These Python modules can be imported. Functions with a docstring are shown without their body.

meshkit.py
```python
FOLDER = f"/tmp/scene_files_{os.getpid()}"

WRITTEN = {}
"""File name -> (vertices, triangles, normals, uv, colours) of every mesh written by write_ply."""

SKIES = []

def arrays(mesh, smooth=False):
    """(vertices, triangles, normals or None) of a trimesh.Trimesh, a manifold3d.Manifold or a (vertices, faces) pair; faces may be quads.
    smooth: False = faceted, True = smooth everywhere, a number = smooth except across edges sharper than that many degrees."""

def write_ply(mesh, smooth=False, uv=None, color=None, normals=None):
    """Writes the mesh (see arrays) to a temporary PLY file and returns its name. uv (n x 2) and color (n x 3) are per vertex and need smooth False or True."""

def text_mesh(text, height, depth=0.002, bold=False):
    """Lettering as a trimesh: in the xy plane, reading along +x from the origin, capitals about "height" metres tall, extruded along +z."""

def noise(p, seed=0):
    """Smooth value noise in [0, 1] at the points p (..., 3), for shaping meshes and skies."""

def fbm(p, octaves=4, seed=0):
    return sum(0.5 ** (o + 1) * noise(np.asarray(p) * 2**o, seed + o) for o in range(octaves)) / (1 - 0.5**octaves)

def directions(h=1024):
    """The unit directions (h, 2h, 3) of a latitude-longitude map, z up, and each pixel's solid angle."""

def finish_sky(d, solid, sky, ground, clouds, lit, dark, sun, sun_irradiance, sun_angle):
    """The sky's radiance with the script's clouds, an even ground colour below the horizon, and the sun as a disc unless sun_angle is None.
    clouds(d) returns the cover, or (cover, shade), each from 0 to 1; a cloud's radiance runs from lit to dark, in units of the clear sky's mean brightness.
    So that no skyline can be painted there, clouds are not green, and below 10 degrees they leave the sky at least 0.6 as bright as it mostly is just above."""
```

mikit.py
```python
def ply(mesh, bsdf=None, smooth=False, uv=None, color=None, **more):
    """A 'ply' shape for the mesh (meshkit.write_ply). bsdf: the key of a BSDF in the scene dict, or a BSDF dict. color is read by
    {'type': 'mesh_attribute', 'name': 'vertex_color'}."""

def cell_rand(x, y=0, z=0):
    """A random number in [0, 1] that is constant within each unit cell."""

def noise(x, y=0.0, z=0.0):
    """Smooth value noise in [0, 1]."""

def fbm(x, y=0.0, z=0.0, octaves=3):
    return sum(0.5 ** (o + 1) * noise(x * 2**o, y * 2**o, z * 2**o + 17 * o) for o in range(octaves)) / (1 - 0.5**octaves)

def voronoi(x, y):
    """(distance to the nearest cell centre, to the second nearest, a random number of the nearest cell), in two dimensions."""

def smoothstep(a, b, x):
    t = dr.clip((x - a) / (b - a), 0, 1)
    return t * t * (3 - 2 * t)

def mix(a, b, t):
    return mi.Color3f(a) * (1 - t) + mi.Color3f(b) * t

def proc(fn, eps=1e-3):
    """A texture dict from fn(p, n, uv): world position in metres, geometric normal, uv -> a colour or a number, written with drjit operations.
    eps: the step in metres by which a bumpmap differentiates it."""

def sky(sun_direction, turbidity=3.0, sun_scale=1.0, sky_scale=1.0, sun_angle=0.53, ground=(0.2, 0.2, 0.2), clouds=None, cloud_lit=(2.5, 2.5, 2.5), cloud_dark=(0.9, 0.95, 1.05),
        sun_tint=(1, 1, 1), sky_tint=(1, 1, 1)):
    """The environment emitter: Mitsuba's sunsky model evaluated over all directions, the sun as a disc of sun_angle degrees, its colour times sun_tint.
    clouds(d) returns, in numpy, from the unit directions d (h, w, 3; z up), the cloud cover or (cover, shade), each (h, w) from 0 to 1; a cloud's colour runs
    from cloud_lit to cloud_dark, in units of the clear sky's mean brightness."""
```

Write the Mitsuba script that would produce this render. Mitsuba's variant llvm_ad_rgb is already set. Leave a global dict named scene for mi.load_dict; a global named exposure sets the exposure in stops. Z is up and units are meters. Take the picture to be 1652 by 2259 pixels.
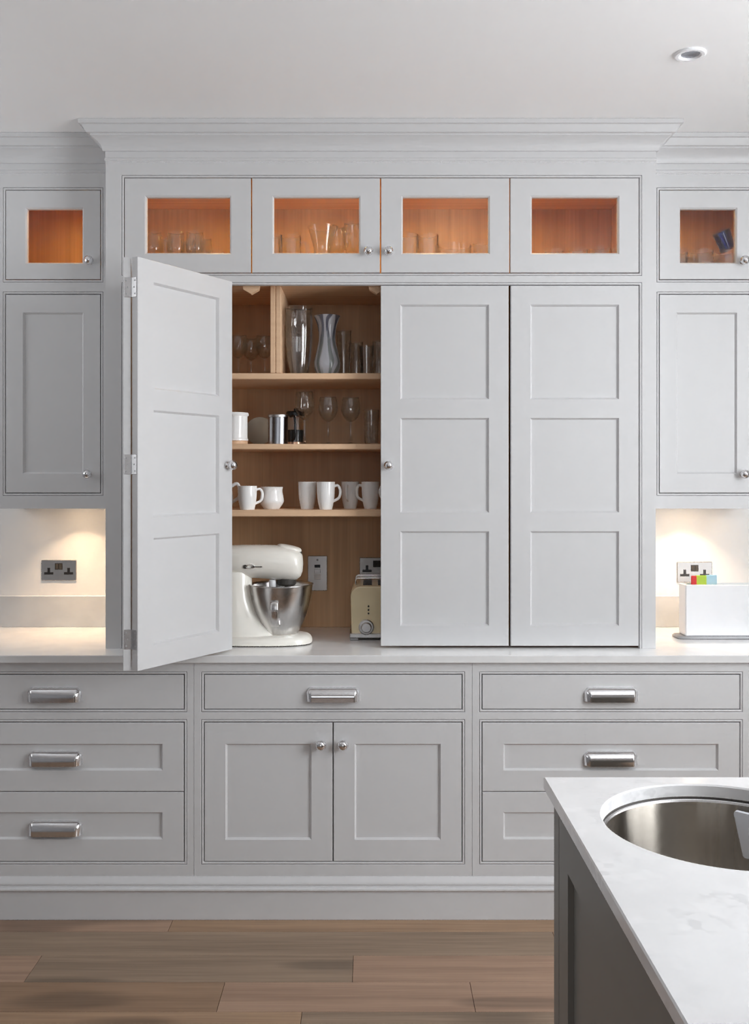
import math, random
import numpy as np, trimesh, manifold3d as m3, drjit as dr, mitsuba as mi, mikit
from mikit import proc, noise, fbm, cell_rand, smoothstep, mix
T = mi.ScalarTransform4f
random.seed(7); rng = np.random.default_rng(7)
scene, labels = {}, {}

# ------------------------------------------------------------------ camera, light, exposure
# x to the right, y away from the camera into the room, z up; the camera stands at x = 0, y = 0, eye height 1.55 m
scene['camera'] = dict(type='perspective', fov=2 * math.degrees(math.atan(826 / 2154)), fov_axis='x', near_clip=0.05, far_clip=40,
                       to_world=T().look_at(origin=[0, 0, 1.55], target=[0, 1, 1.55], up=[0, 0, 1]),
                       principal_point_offset_x=8 / 1652, principal_point_offset_y=74.5 / 2259)
exposure = 0.0
DAY_SIDE, DAY_REAR, DAY_LEFT = (14.2, 14.7, 15.2), (2.5, 2.6, 2.7), (2.5, 2.6, 2.7)     # radiance of the overcast sky behind the right, rear and left windows
WARM = (1.0, 0.54, 0.09)                                        # colour of the small cabinet lamps

# ------------------------------------------------------------------ materials
def pri(c, rough=0.4, spec=0.5, **k):
    return dict(type='twosided', b=dict(type='principled', base_color=dict(type='rgb', value=list(c)) if isinstance(c, (tuple, list)) else c, roughness=rough, specular=spec, **k))
def dif(c):
    return dict(type='twosided', b=dict(type='diffuse', reflectance=dict(type='rgb', value=list(c))))
def oak_fn(axis, a, b, scale=1.0):
    def fn(p, n, uv):
        u, v, w = (p.z, p.x, p.y) if axis == 'z' else (p.x, p.z, p.y)
        g = fbm(u * 1.6, v * 55 * scale, w * 55 * scale, 3)
        l = noise(u * 6, v * 240, w * 240)
        return mix(a, b, dr.clip(0.75 * g + 0.25 * l + 0.12 * (fbm(u * .8, v * 7, w * 7, 2) - .5), 0, 1))
    return fn
def plank_fn(a, b, seed):
    def fn(p, n, uv):
        row = dr.floor((p.y + 2.0063) / 0.167)
        g = fbm(p.x * 1.5 + row * 9.1 + seed, p.y * 34, row, 4)
        l = noise(p.x * 7 + row * 3.3, p.y * 190, row)
        k = smoothstep(.72, .9, noise(p.x * 2.6 + row * 5.7 + seed, p.y * 9, row))
        return mix(a, b, dr.clip(.8 * g + .3 * l - .08, 0, 1)) * (1 - .35 * k)
    return fn
def quartz_white_fn(p, n, uv):
    a = fbm(p.x * 16, p.y * 16, p.z * 16, 3)
    return mix((.73, .73, .725), (.69, .69, .69), smoothstep(.25, .75, a))
def quartz_fn(p, n, uv):
    a = fbm(p.x * 16, p.y * 16, p.z * 16, 4); b = fbm(p.x * 60 + 5, p.y * 60, p.z * 60, 2)
    v = smoothstep(.56, .70, fbm(p.x * 11 + 3, p.y * 11, p.z * 11, 4)) * smoothstep(.46, .62, b)
    w = smoothstep(.60, .74, fbm(p.x * 23 + 8, p.y * 23, p.z * 23, 3))
    return mix((.635, .635, .64), (.59, .59, .595), smoothstep(.25, .75, a)) * (1 - .11 * v) * (1 + .05 * w)
B = scene
B['paint'] = pri((.565, .565, .570), .42, .4)
B['island_paint'] = pri((.165, .163, .152), .42, .4)
B['wall_white'] = dif((.87, .87, .865))
B['wall_grey'] = dif((.28, .28, .29))
B['ceiling_white'] = dif((.90, .90, .90))
B['oak_upright'] = pri(proc(oak_fn('z', (.48, .295, .165), (.72, .485, .285))), .45, .35)
B['oak_flat'] = pri(proc(oak_fn('x', (.60, .385, .235), (.80, .56, .37))), .45, .35)
B['quartz_white'] = pri(proc(quartz_white_fn), .16, .32)
B['quartz'] = pri(proc(quartz_fn), .14, .38)
for i, (a, b) in enumerate([((.182, .108, .063), (.315, .198, .124)), ((.224, .135, .090), (.380, .247, .170)), ((.165, .112, .075), (.300, .213, .148)), ((.208, .125, .074), (.362, .232, .143))]):
    B[f'floor_oak_{i}'] = pri(proc(plank_fn(a, b, i * 13.7)), .38, .4)
B['subfloor'] = dif((.10, .07, .05))
B['chrome'] = dict(type='twosided', b=dict(type='roughconductor', material='none', alpha=.035, specular_reflectance=dict(type='rgb', value=[.80, .80, .81])))
B['satin_steel'] = dict(type='twosided', b=dict(type='roughconductor', material='none', alpha=.22, specular_reflectance=dict(type='rgb', value=[.58, .57, .57])))
B['plate_steel'] = dict(type='twosided', b=dict(type='roughconductor', material='none', alpha=.22, specular_reflectance=dict(type='rgb', value=[.44, .43, .425])))
B['bowl_steel'] = dict(type='twosided', b=dict(type='roughconductor', material='none', alpha=.085, specular_reflectance=dict(type='rgb', value=[.72, .71, .70])))
B['sink_steel'] = dict(type='twosided', b=dict(type='roughconductor', material='none', distribution='ggx', alpha_u=.016, alpha_v=.36, specular_reflectance=dict(type='rgb', value=[.40, .365, .32])))
B['dark_steel'] = dict(type='twosided', b=dict(type='roughconductor', material='none', alpha=.10, specular_reflectance=dict(type='rgb', value=[.42, .43, .46])))
B['pane_glass'] = dict(type='thindielectric', int_ior=1.33)
B['glass'] = dict(type='dielectric', int_ior=1.5, ext_ior=1.0)
B['blue_glass'] = dict(type='thindielectric', int_ior=1.5, specular_transmittance=dict(type='rgb', value=[.42, .50, .95]))
B['green_glass'] = dict(type='dielectric', int_ior=1.6, ext_ior=1.0, specular_transmittance=dict(type='rgb', value=[.62, .78, .70]))
B['white_ceramic'] = pri((.88, .88, .87), .12, .5)
B['cream_enamel'] = pri((.87, .845, .775), .16, .5, clearcoat=.5)
B['toaster_cream'] = pri((.78, .66, .43), .22, .5)
B['white_plastic'] = pri((.83, .84, .86), .25, .5)
B['grey_plastic'] = pri((.30, .30, .31), .3, .5)
B['pale_grey'] = pri((.58, .60, .65), .3, .5)
B['black_plastic'] = pri((.012, .012, .013), .3, .5)
B['taupe'] = pri((.30, .25, .19), .35, .4)
B['red_plastic'] = pri((.60, .012, .012), .35, .5)
B['green_plastic'] = pri((.40, .62, .035), .35, .5)
B['blue_plastic'] = pri((.36, .62, .76), .35, .5)
B['copper'] = pri((.70, .42, .28), .25, .5, metallic=.8)
B['gasket'] = pri((.05, .045, .04), .5, .3)
def stripe_fn(p, n, uv):
    s = .5 + .5 * dr.sin(uv.x * 50.27 + 4.5 * noise(uv.x * 9, uv.y * 4, 2.0) + 1.5 * noise(uv.x * 23, uv.y * 1.5, 5.0))
    return mix(mix((.13, .14, .21), (.30, .33, .33), smoothstep(.75, .35, uv.y)), (.80, .82, .90), smoothstep(.30, .75, s))
B['striped_glass'] = dict(type='blendbsdf', weight=.60, a=dict(type='thindielectric', int_ior=1.6, specular_transmittance=dict(type='rgb', value=[.72, .82, .80])),
                          b=pri(proc(stripe_fn), .15, .7))

# ------------------------------------------------------------------ mesh helpers
def cat(*ms):
    vs, fs, o = [], [], 0
    for v, f in ms:
        vs.append(np.asarray(v, float)); fs.append(np.asarray(f, int) + o); o += len(v)
    return np.vstack(vs), np.vstack(fs)
def move(m, d): return np.asarray(m[0], float) + np.asarray(d, float), m[1]
def box(x0, x1, y0, y1, z0, z1, e=.0012):
    e = min(e, (x1 - x0) * .45, (y1 - y0) * .45, (z1 - z0) * .45)
    c = []
    for sx in (0, 1):
        for sy in (0, 1):
            for sz in (0, 1):
                X, Y, Z = (x0, x1)[sx], (y0, y1)[sy], (z0, z1)[sz]
                dx, dy, dz = (e, -e)[sx], (e, -e)[sy], (e, -e)[sz]
                c += [(X, Y + dy, Z + dz), (X + dx, Y, Z + dz), (X + dx, Y + dy, Z)]
    h = trimesh.Trimesh(np.array(c)).convex_hull
    return np.array(h.vertices), np.array(h.faces)
def hull(pts):
    h = trimesh.Trimesh(np.asarray(pts, float)).convex_hull
    return np.array(h.vertices), np.array(h.faces)
def rect(r, y): x0, x1, z0, z1 = r; return np.array([(x0, y, z0), (x1, y, z0), (x1, y, z1), (x0, y, z1)])
def inset(r, d, open_bottom=False): return (r[0] + d, r[1] - d, r[2] + (0 if open_bottom else d), r[3] - d)
def loft(rings, flip=False, skip=(), closed=True):
    n = len(rings[0]); v = np.vstack(rings); f = []
    for k in range(len(rings) - 1):
        for i in range(n if closed else n - 1):
            if i in skip: continue
            j = (i + 1) % n; q = (k * n + i, (k + 1) * n + i, (k + 1) * n + j, k * n + j)
            q = q[::-1] if flip else q
            f += [(q[0], q[1], q[2]), (q[0], q[2], q[3])]
    return v, np.array(f)
def plate(r, holes, y, flip=False):
    """a rectangle in the plane y with rectangular holes, as a grid of quads"""
    xs = sorted({r[0], r[1], *[h[0] for h in holes], *[h[1] for h in holes]}); zs = sorted({r[2], r[3], *[h[2] for h in holes], *[h[3] for h in holes]})
    v, f = [], []
    for a, b in zip(xs, xs[1:]):
        for c, d in zip(zs, zs[1:]):
            mx, mz = (a + b) / 2, (c + d) / 2
            if any(h[0] < mx < h[1] and h[2] < mz < h[3] for h in holes): continue
            o = len(v); v += list(rect((a, b, c, d), y)); q = (o, o + 1, o + 2, o + 3)
            q = q[::-1] if flip else q
            f += [(q[0], q[1], q[2]), (q[0], q[2], q[3])]
    return np.array(v), np.array(f)
def door(w, h, t, holes=(), c=.006, d=.009, through=False):
    """joinery door: x 0..w, front face y = 0, back y = t; each hole has a chamfered inner edge down to depth d"""
    R, e = (0, w, 0, h), .0013
    ms = [plate(inset(R, e), holes, 0), loft([rect(inset(R, e), 0), rect(R, e), rect(R, t)])]
    for q in holes:
        if through: ms.append(loft([rect(q, 0), rect(inset(q, c), c), rect(inset(q, c), t)], True))
        else: ms.append(loft([rect(q, 0), rect(inset(q, c * .12), d * .1), rect(inset(q, c), d * .92), rect(inset(q, c), d + .0015)], True))
    ms.append(plate(R, [inset(q, c) for q in holes] if through else [], t, True))
    return cat(*ms)
BEAD = [(0, 0), (.0014, .0008), (.0016, .0055), (.0026, .0055), (.0028, .0014), (.0042, -.0004), (.0062, -.0008), (.0084, -.0002), (.0098, .0016), (.0102, .0045), (.0102, .022)]
GAP = .0102 + .0026            # bead plus the clearance round a door
def face_frame(R, holes, yf, t=.022, open_bottom=()):
    """face frame with a cock bead round every opening (holes are given at the outer edge of the bead)"""
    ms = [plate(R, holes, yf), loft([rect(R, yf), rect(R, yf + t)], skip=(0,) if open_bottom else ()), plate(R, [inset(q, .0102, i in open_bottom) for i, q in enumerate(holes)], yf + t, True)]
    for i, q in enumerate(holes):
        ms.append(loft([rect(inset(q, d, i in open_bottom), yf + y) for d, y in BEAD], True, (0,) if i in open_bottom else ()))
    return cat(*ms)
def grow(r, d=GAP): return (r[0] - d, r[1] + d, r[2] - d, r[3] + d)
def lathe(prof, n=40, uv=False):
    a = np.arange(n) * 2 * math.pi / n
    v = np.vstack([np.stack([r * np.cos(a), r * np.sin(a), np.full(n, z)], 1) for r, z in prof]); f = []
    for k in range(len(prof) - 1):
        for i in range(n):
            j = (i + 1) % n; q = (k * n + i, k * n + j, (k + 1) * n + j, (k + 1) * n + i)
            if prof[k][0] > 1e-9: f.append((q[0], q[1], q[2]))
            if prof[k + 1][0] > 1e-9: f.append((q[0], q[2], q[3]))
    t = trimesh.Trimesh(v, np.array(f), process=False); t.merge_vertices()
    return np.array(t.vertices), np.array(t.faces)
def curve(pts, n=6):
    """a smooth polyline through the points"""
    p = np.asarray(pts, float); q = np.vstack([2 * p[0] - p[1], p, 2 * p[-1] - p[-2]]); out = []
    for i in range(1, len(q) - 2):
        for t in np.arange(n) / n:
            out.append(.5 * (2 * q[i] + (q[i + 1] - q[i - 1]) * t + (2 * q[i - 1] - 5 * q[i] + 4 * q[i + 1] - q[i + 2]) * t * t + (3 * q[i] - q[i - 1] - 3 * q[i + 1] + q[i + 2]) * t ** 3))
    return np.vstack([out, p[-1:]])
def tube(pts, r, n=12, flat=1.0, up=(0, 0, 1)):
    p = np.asarray(pts, float); t = np.gradient(p, axis=0); t /= np.linalg.norm(t, axis=1, keepdims=True)
    u = np.cross(t, up); u /= np.maximum(np.linalg.norm(u, axis=1, keepdims=True), 1e-9); w = np.cross(u, t)
    a = np.arange(n) * 2 * math.pi / n
    rings = [p[i] + r * (np.cos(a)[:, None] * u[i] * flat + np.sin(a)[:, None] * w[i]) for i in range(len(p))]
    v, f = loft(rings); k = len(v)
    v = np.vstack([v, p[:1], p[-1:]]); m = len(p) - 1
    f = np.vstack([f, [(k, (i + 1) % n, i) for i in range(n)], [(k + 1, m * n + i, m * n + (i + 1) % n) for i in range(n)]])
    return v, f
def oval_loft(st, axis, n=40, p=2.4):
    """rings of superellipses along an axis: stations (s, c1, c2, h1, h2)"""
    a = np.arange(n) * 2 * math.pi / n; ca, sa = np.cos(a), np.sin(a)
    ca, sa = np.sign(ca) * np.abs(ca) ** (2 / p), np.sign(sa) * np.abs(sa) ** (2 / p); rings = []
    for s, c1, c2, h1, h2 in st:
        A, Bq, S = c1 + h1 * ca, c2 + h2 * sa, np.full(n, s)
        rings.append(np.stack([S, A, Bq], 1) if axis == 'x' else np.stack([A, Bq, S], 1))
    v, f = loft(rings, axis == 'x'); k = len(v); m = len(st) - 1
    v = np.vstack([v, rings[0].mean(0), rings[-1].mean(0)])
    return v, np.vstack([f, [(k, i, (i + 1) % n) for i in range(n)], [(k + 1, m * n + (i + 1) % n, m * n + i) for i in range(n)]])
def turn(m, M): return np.asarray(m[0]) @ np.asarray(M, float).T, m[1]
ROTX = np.array([[1, 0, 0], [0, 0, -1], [0, 1, 0.]])              # lathe axis z -> -y, towards the room
def mani(m):
    t = trimesh.Trimesh(*m); t.merge_vertices(); trimesh.repair.fix_normals(t)
    return m3.Manifold(m3.Mesh(np.asarray(t.vertices, np.float32), np.asarray(t.faces, np.uint32)))
def unmani(M): a = M.to_mesh(); return np.array(a.vert_properties[:, :3], float), np.array(a.tri_verts)

used = {}
def key(base):
    n = used.get(base, 0); used[base] = n + 1
    return base if n == 0 else f'{base}_{n:03d}'
def put(name, mesh, bsdf, parent=None, smooth=30, **k):
    q = key((parent + '__' if parent else '') + name)
    scene[q] = mikit.ply(mesh, bsdf, smooth=smooth, **k)
    return q
def put_shared(name, ply, to_world, parent=None):
    q = key((parent + '__' if parent else '') + name)
    scene[q] = {**ply, 'to_world': to_world}
    return q
def thing(name, text, cat_, group=None):
    q = key(name); tag(q, text, cat_, group); return q
def tag(q, text, cat_, group=None):
    labels[q] = dict(label=text, category=cat_)
    if group: labels[q]['group'] = group
def struct(name, mesh, bsdf, text=None, **k):
    q = put(name, mesh, bsdf, **k); labels[q] = dict(kind='structure')
    if text: labels[q]['label'] = text
    return q
def disk_lamp(c, r, rad):
    """a small lamp lens facing down"""
    return dict(type='disk', to_world=T().translate(c).rotate([1, 0, 0], 180).scale(r), bsdf=dict(type='diffuse', reflectance=dict(type='rgb', value=[.6, .6, .6])),
                emitter=dict(type='area', radiance=dict(type='rgb', value=list(rad)), sampling_weight=.35))

# ------------------------------------------------------------------ the room
XL, XR, YB, YF, ZC = -2.35, 2.5, 4.09, -5.0, 2.834
WD = (.50, 2.10, .95, 2.74)     # glazed garden door in the right wall: y range, z range
WR = (-1.8, 1.8, 1.45, 2.65)       # high window behind the camera: x range, z range
WL = (2.2, 3.5, 1.55, 2.65)        # high window in the left wall: y range, z range
struct('wall_back', box(XL, XR, YB, YB + .15, 0, ZC), 'wall_white')
struct('wall_left', cat(box(XL - .2, XL, WL[1], YB, 0, ZC), box(XL - .2, XL, YF, WL[0], 0, ZC), box(XL - .2, XL, WL[0], WL[1], WL[3], ZC), box(XL - .2, XL, WL[0], WL[1], 0, WL[2])), 'wall_grey')
struct('wall_right', cat(box(XR, XR + .2, WD[1], YB, 0, ZC), box(XR, XR + .2, YF, WD[0], 0, ZC), box(XR, XR + .2, WD[0], WD[1], WD[3], ZC), box(XR, XR + .2, WD[0], WD[1], 0, WD[2])), 'wall_white')
struct('wall_front', cat(box(XL, WR[0], YF - .2, YF, 0, ZC), box(WR[1], XR, YF - .2, YF, 0, ZC), box(WR[0], WR[1], YF - .2, YF, 0, WR[2]), box(WR[0], WR[1], YF - .2, YF, WR[3], ZC)), 'wall_grey')
struct('ceiling', box(XL, XR, YF, YB, ZC, ZC + .1), 'ceiling_white')
fl = struct('floor', box(XL, XR, YF, YB, -.05, -.012), 'subfloor', 'wide light oak floorboards')
joints = {30: [-1.068, -.057, 1.25], 31: [-1.9, .62, 2.1], 29: [-1.75, -.449, .304, 1.7], 28: [-2.2, -.2, 1.35]}
for row in range(-18, 33):
    y0 = -2.0063 + .167 * row + .167 * 0; y1 = y0 + .167
    if y0 < YF or y1 > 3.52: continue
    xs = joints.get(row)
    if xs is None:
        xs, x = [], XL + random.uniform(.5, 1.6)
        while x < XR - .3: xs.append(x); x += random.uniform(1.1, 1.9)
    for n, (a, b) in enumerate(zip([XL] + xs, xs + [XR])):
        i = {(30, 1): 2, (30, 2): 1, (29, 1): 0, (29, 2): 1, (29, 3): 1, (28, 1): 3, (28, 2): 2}.get((row, n), random.randrange(4))
        put('plank', box(a + .0006, b - .0006, y0 + .0005, y1 - .0005, -.012, 0, .0009), f'floor_oak_{i}', fl, smooth=False)
# glazed door in the right wall and the rear window: frames in front of a bright overcast sky
def pane(q, c, su, sv, rot, rad, weight):
    scene[q + '__pane'] = dict(type='rectangle', to_world=T().translate(c).rotate(*rot).scale([su, sv, 1]), bsdf=dict(type='diffuse', reflectance=dict(type='rgb', value=[.3, .3, .3])),
                               emitter=dict(type='area', radiance=dict(type='rgb', value=list(rad)), sampling_weight=weight))
ym, zm = (WD[0] + WD[1]) / 2, (WD[2] + WD[3]) / 2
w1 = struct('window_1', cat(*[box(XR + .06, XR + .12, y - .03, y + .03, WD[2], WD[3]) for y in (WD[0] + .03, ym, WD[1] - .03)], *[box(XR + .06, XR + .12, WD[0], WD[1], z - .04, z + .04) for z in (WD[2] + .04, WD[3] - .04)]), 'wall_white', 'large window in the right wall')
pane(w1, [XR + .16, ym, zm], (WD[3] - WD[2]) / 2, (WD[1] - WD[0]) / 2, ([0, 1, 0], -90), DAY_SIDE, 6.0)
xm, zm = (WR[0] + WR[1]) / 2, (WR[2] + WR[3]) / 2
w2 = struct('window_2', cat(*[box(x - .03, x + .03, YF - .12, YF - .06, WR[2], WR[3]) for x in (WR[0] + .03, xm - .5, xm + .5, WR[1] - .03)], *[box(WR[0], WR[1], YF - .12, YF - .06, z - .04, z + .04) for z in (WR[2] + .04, WR[3] - .04)]), 'wall_white', 'window in the wall behind the camera')
pane(w2, [xm, YF - .16, zm], (WR[1] - WR[0]) / 2, (WR[3] - WR[2]) / 2, ([1, 0, 0], -90), DAY_REAR, 3.0)

ym, zm = (WL[0] + WL[1]) / 2, (WL[2] + WL[3]) / 2
w3 = struct('window_3', cat(*[box(XL - .12, XL - .06, y - .03, y + .03, WL[2], WL[3]) for y in (WL[0] + .03, ym, WL[1] - .03)], *[box(XL - .12, XL - .06, WL[0], WL[1], z - .04, z + .04) for z in (WL[2] + .04, WL[3] - .04)]), 'wall_white', 'high window in the left wall')
pane(w3, [XL - .16, ym, zm], (WL[3] - WL[2]) / 2, (WL[1] - WL[0]) / 2, ([0, 1, 0], 90), DAY_LEFT, 3.0)

# ------------------------------------------------------------------ shared hardware
def arc_knob(r):
    return lathe([(0, 0), (r * .62, 0), (r * .64, .002), (r * .5, .004), (r * .36, .007), (r * .34, .012), (r * .5, .0145), (r * .82, .018), (r * .98, .0235), (r, .027), (r * .96, .0315), (r * .8, .037), (r * .55, .0405), (r * .27, .0422), (0, .0427)], 32)
KNOB = mikit.ply(turn(arc_knob(.0172), ROTX), 'chrome', smooth=40)
KNOB_LARGE = mikit.ply(turn(arc_knob(.0188), ROTX), 'chrome', smooth=40)
def cup_pull():
    P = [(0, .0235, .080), (-.007, .0230, .080), (-.0145, .0195, .0785), (-.0205, .0135, .0765), (-.0255, .006, .0750), (-.0285, -.003, .0745), (-.0290, -.010, .0742), (-.0290, -.024, .0738)]
    def shell(d):
        pts = []
        for y, z, w in P:
            for s_ in (-1, 1):
                pts += [(s_ * (w - d), y + (d if y else 0), z - d if z > -.02 else z - d)]
        for y, w in ((0, .094), (-.006, .0935), (-.013, .0905), (-.020, .0850), (-.0255, .0790)):
            for s_ in (-1, 1): pts += [(s_ * (w - d), y, z_) for z_ in (.010 - abs(y) * .35 - d, -.024 - d)]
        return hull(pts)
    return unmani(mani(shell(0)) - mani(shell(.0025)))
PULL = mikit.ply(cup_pull(), 'chrome', smooth=28)

# ------------------------------------------------------------------ tall cabinet
YT = 3.56
tc = thing('tall_cabinet', 'tall light grey cabinet standing on the worktop, its left doors folded open on oak shelves', 'cabinet')
XT0, XT1, ZW = -.967, 1.038, .929
z_top, z_mid = 2.8335, 2.2975
gd = [(-.8975, -.438), (-.433, .0325), (.0375, .5045), (.5085, .9765)]      # glazed doors, x ranges
gz = (2.3000, 2.6440)
bz = (.9385, 2.2525)                                                       # folding doors, z range
put('face_frame', face_frame((XT0, XT1, ZW + .0004, 2.71), [grow((gd[0][0], gd[3][1], *gz)), (gd[0][0] - GAP, gd[3][1] + GAP, ZW + .0004, bz[1] + GAP)], YT, open_bottom=(1,)), 'paint', tc, 20)
for x in (XT0, XT1 - .02): put('side', box(x, x + .02, YT + .022, YB - .0005, ZW + .0004, 2.71), 'paint', tc)
put('back_panel', box(XT0 + .02, XT1 - .02, 4.07, YB - .001, ZW + .0004, 2.70), 'oak_upright', tc)
for x in (XT0 + .0205, XT1 - .0355): put('lining', box(x, x + .015, YT + .024, 4.0695, ZW + .0004, 2.68), 'oak_upright', tc)
X0, X1 = XT0 + .036, XT1 - .036
put('shelf', box(X0, X1, YT + .024, 4.0695, 2.272, 2.295), 'oak_flat', tc)
put('ceiling_board', box(X0, X1, YT + .024, 4.0695, 2.6705, 2.69), 'oak_flat', tc)
for z0, z1 in ((1.9215, 1.944), (1.6585, 1.679), (1.4065, 1.431)): put('shelf', box(X0, X1, 3.66, 4.0695, z0, z1, .002), 'oak_flat', tc)
for x0, x1 in ((-.3775, -.3580), (-.3565, -.3375)): put('divider', box(x0, x1, 3.66, 4.0695, 1.9445, 2.2715, .002), 'oak_flat', tc)
for x in (-.442, .022):
    a = np.array([(x - .033, 2.272), (x + .033, 2.272), (x + .028, 2.246), (x, 2.230), (x - .028, 2.246)])
    put('corner_block', hull([(p[0], y, p[1]) for p in a for y in (3.60, 3.63)]), 'oak_flat', tc, False)
PROF = [(0, 2.700), (0, 2.706), (.003, 2.707), (.0042, 2.711), (.003, 2.717), (.001, 2.719), (.001, 2.7405), (.0092, 2.7412), (.0102, 2.750), (.0142, 2.7605), (.022, 2.7705), (.033, 2.780), (.042, 2.7853), (.0445, 2.7862), (.0445, 2.7915), (.056, 2.7935), (.061, 2.802), (.069, 2.8165), (.0775, 2.8185), (.0780, 2.8332), (0, 2.8332)]
def cornice(xl, xr, yf, kind):
    """moulding with mitred returns; kind: 'both' returns die into the lower cornices, 'left'/'right' has one return and butts the tall side"""
    rings = []
    for e, z in PROF:
        if kind == 'both': rings.append([(xl - e, 3.70 - e, z), (xl - e, yf - e, z), (xr + e, yf - e, z), (xr + e, 3.70 - e, z)])
        if kind == 'left': rings.append([(xl - e, YB, z), (xl - e, yf - e, z), (xr - e, yf - e, z)])
        if kind == 'right': rings.append([(xl + e, yf - e, z), (xr + e, yf - e, z), (xr + e, YB, z)])
    return loft([np.array(r) for r in rings], closed=False)
put('cornice', cornice(XT0, XT1, YT, 'both'), 'paint', tc, 25)
for i, (a, b) in enumerate(gd):
    w, h = b - a, gz[1] - gz[0]
    q = (.0735, w - .0705, 2.3665 - gz[0], 2.5805 - gz[0])
    d = put('glazed_door', move(door(w, h, .022, [q], .0055, .009, True), (a, YT, gz[0])), 'paint', tc, 20)
    put('pane', (np.array([(a + q[0], YT + .013, gz[0] + q[2]), (a + q[1], YT + .013, gz[0] + q[2]), (a + q[1], YT + .013, gz[0] + q[3]), (a + q[0], YT + .013, gz[0] + q[3])]), np.array([(0, 1, 2), (0, 2, 3)])), 'pane_glass', d, False)
    if i in (1, 2): put_shared('knob', KNOB, T().translate([-.0085 if i == 1 else .0645, YT, 2.373]), d)
# the four folding leaves: two closed on the right, two folded out on the left
LW, LH, LT = .4665, bz[1] - bz[0], .024
lp = [(.0715, LW - .072, a - bz[0], b - bz[0]) for a, b in ((1.8376, 2.183), (1.4244, 1.7698), (1.0112, 1.3566))]
LEAF, PANELS = door(LW, LH, LT, lp, .0062, .010), [box(q[0], q[1], .010, .018, q[2], q[3], .0003) for q in lp]
def leaf(M, o):
    f = lambda m: move(turn(m, M), o)
    d = put('folding_door', f(LEAF), 'paint', tc, 20)
    for p in PANELS: put('panel', f(p), 'paint', d, False)
    return d, f
I3 = np.eye(3)
d3, _ = leaf(I3, (gd[2][0] - .0015, YT, bz[0])); put_shared('knob', KNOB, T().translate([.0645, YT, 1.5963]), d3)
leaf(I3, (gd[3][1] - LW, YT, bz[0]))
def basis(ux, uy): return np.array([[ux, -uy, 0], [uy, ux, 0], [0, 0, 1.]])
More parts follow.
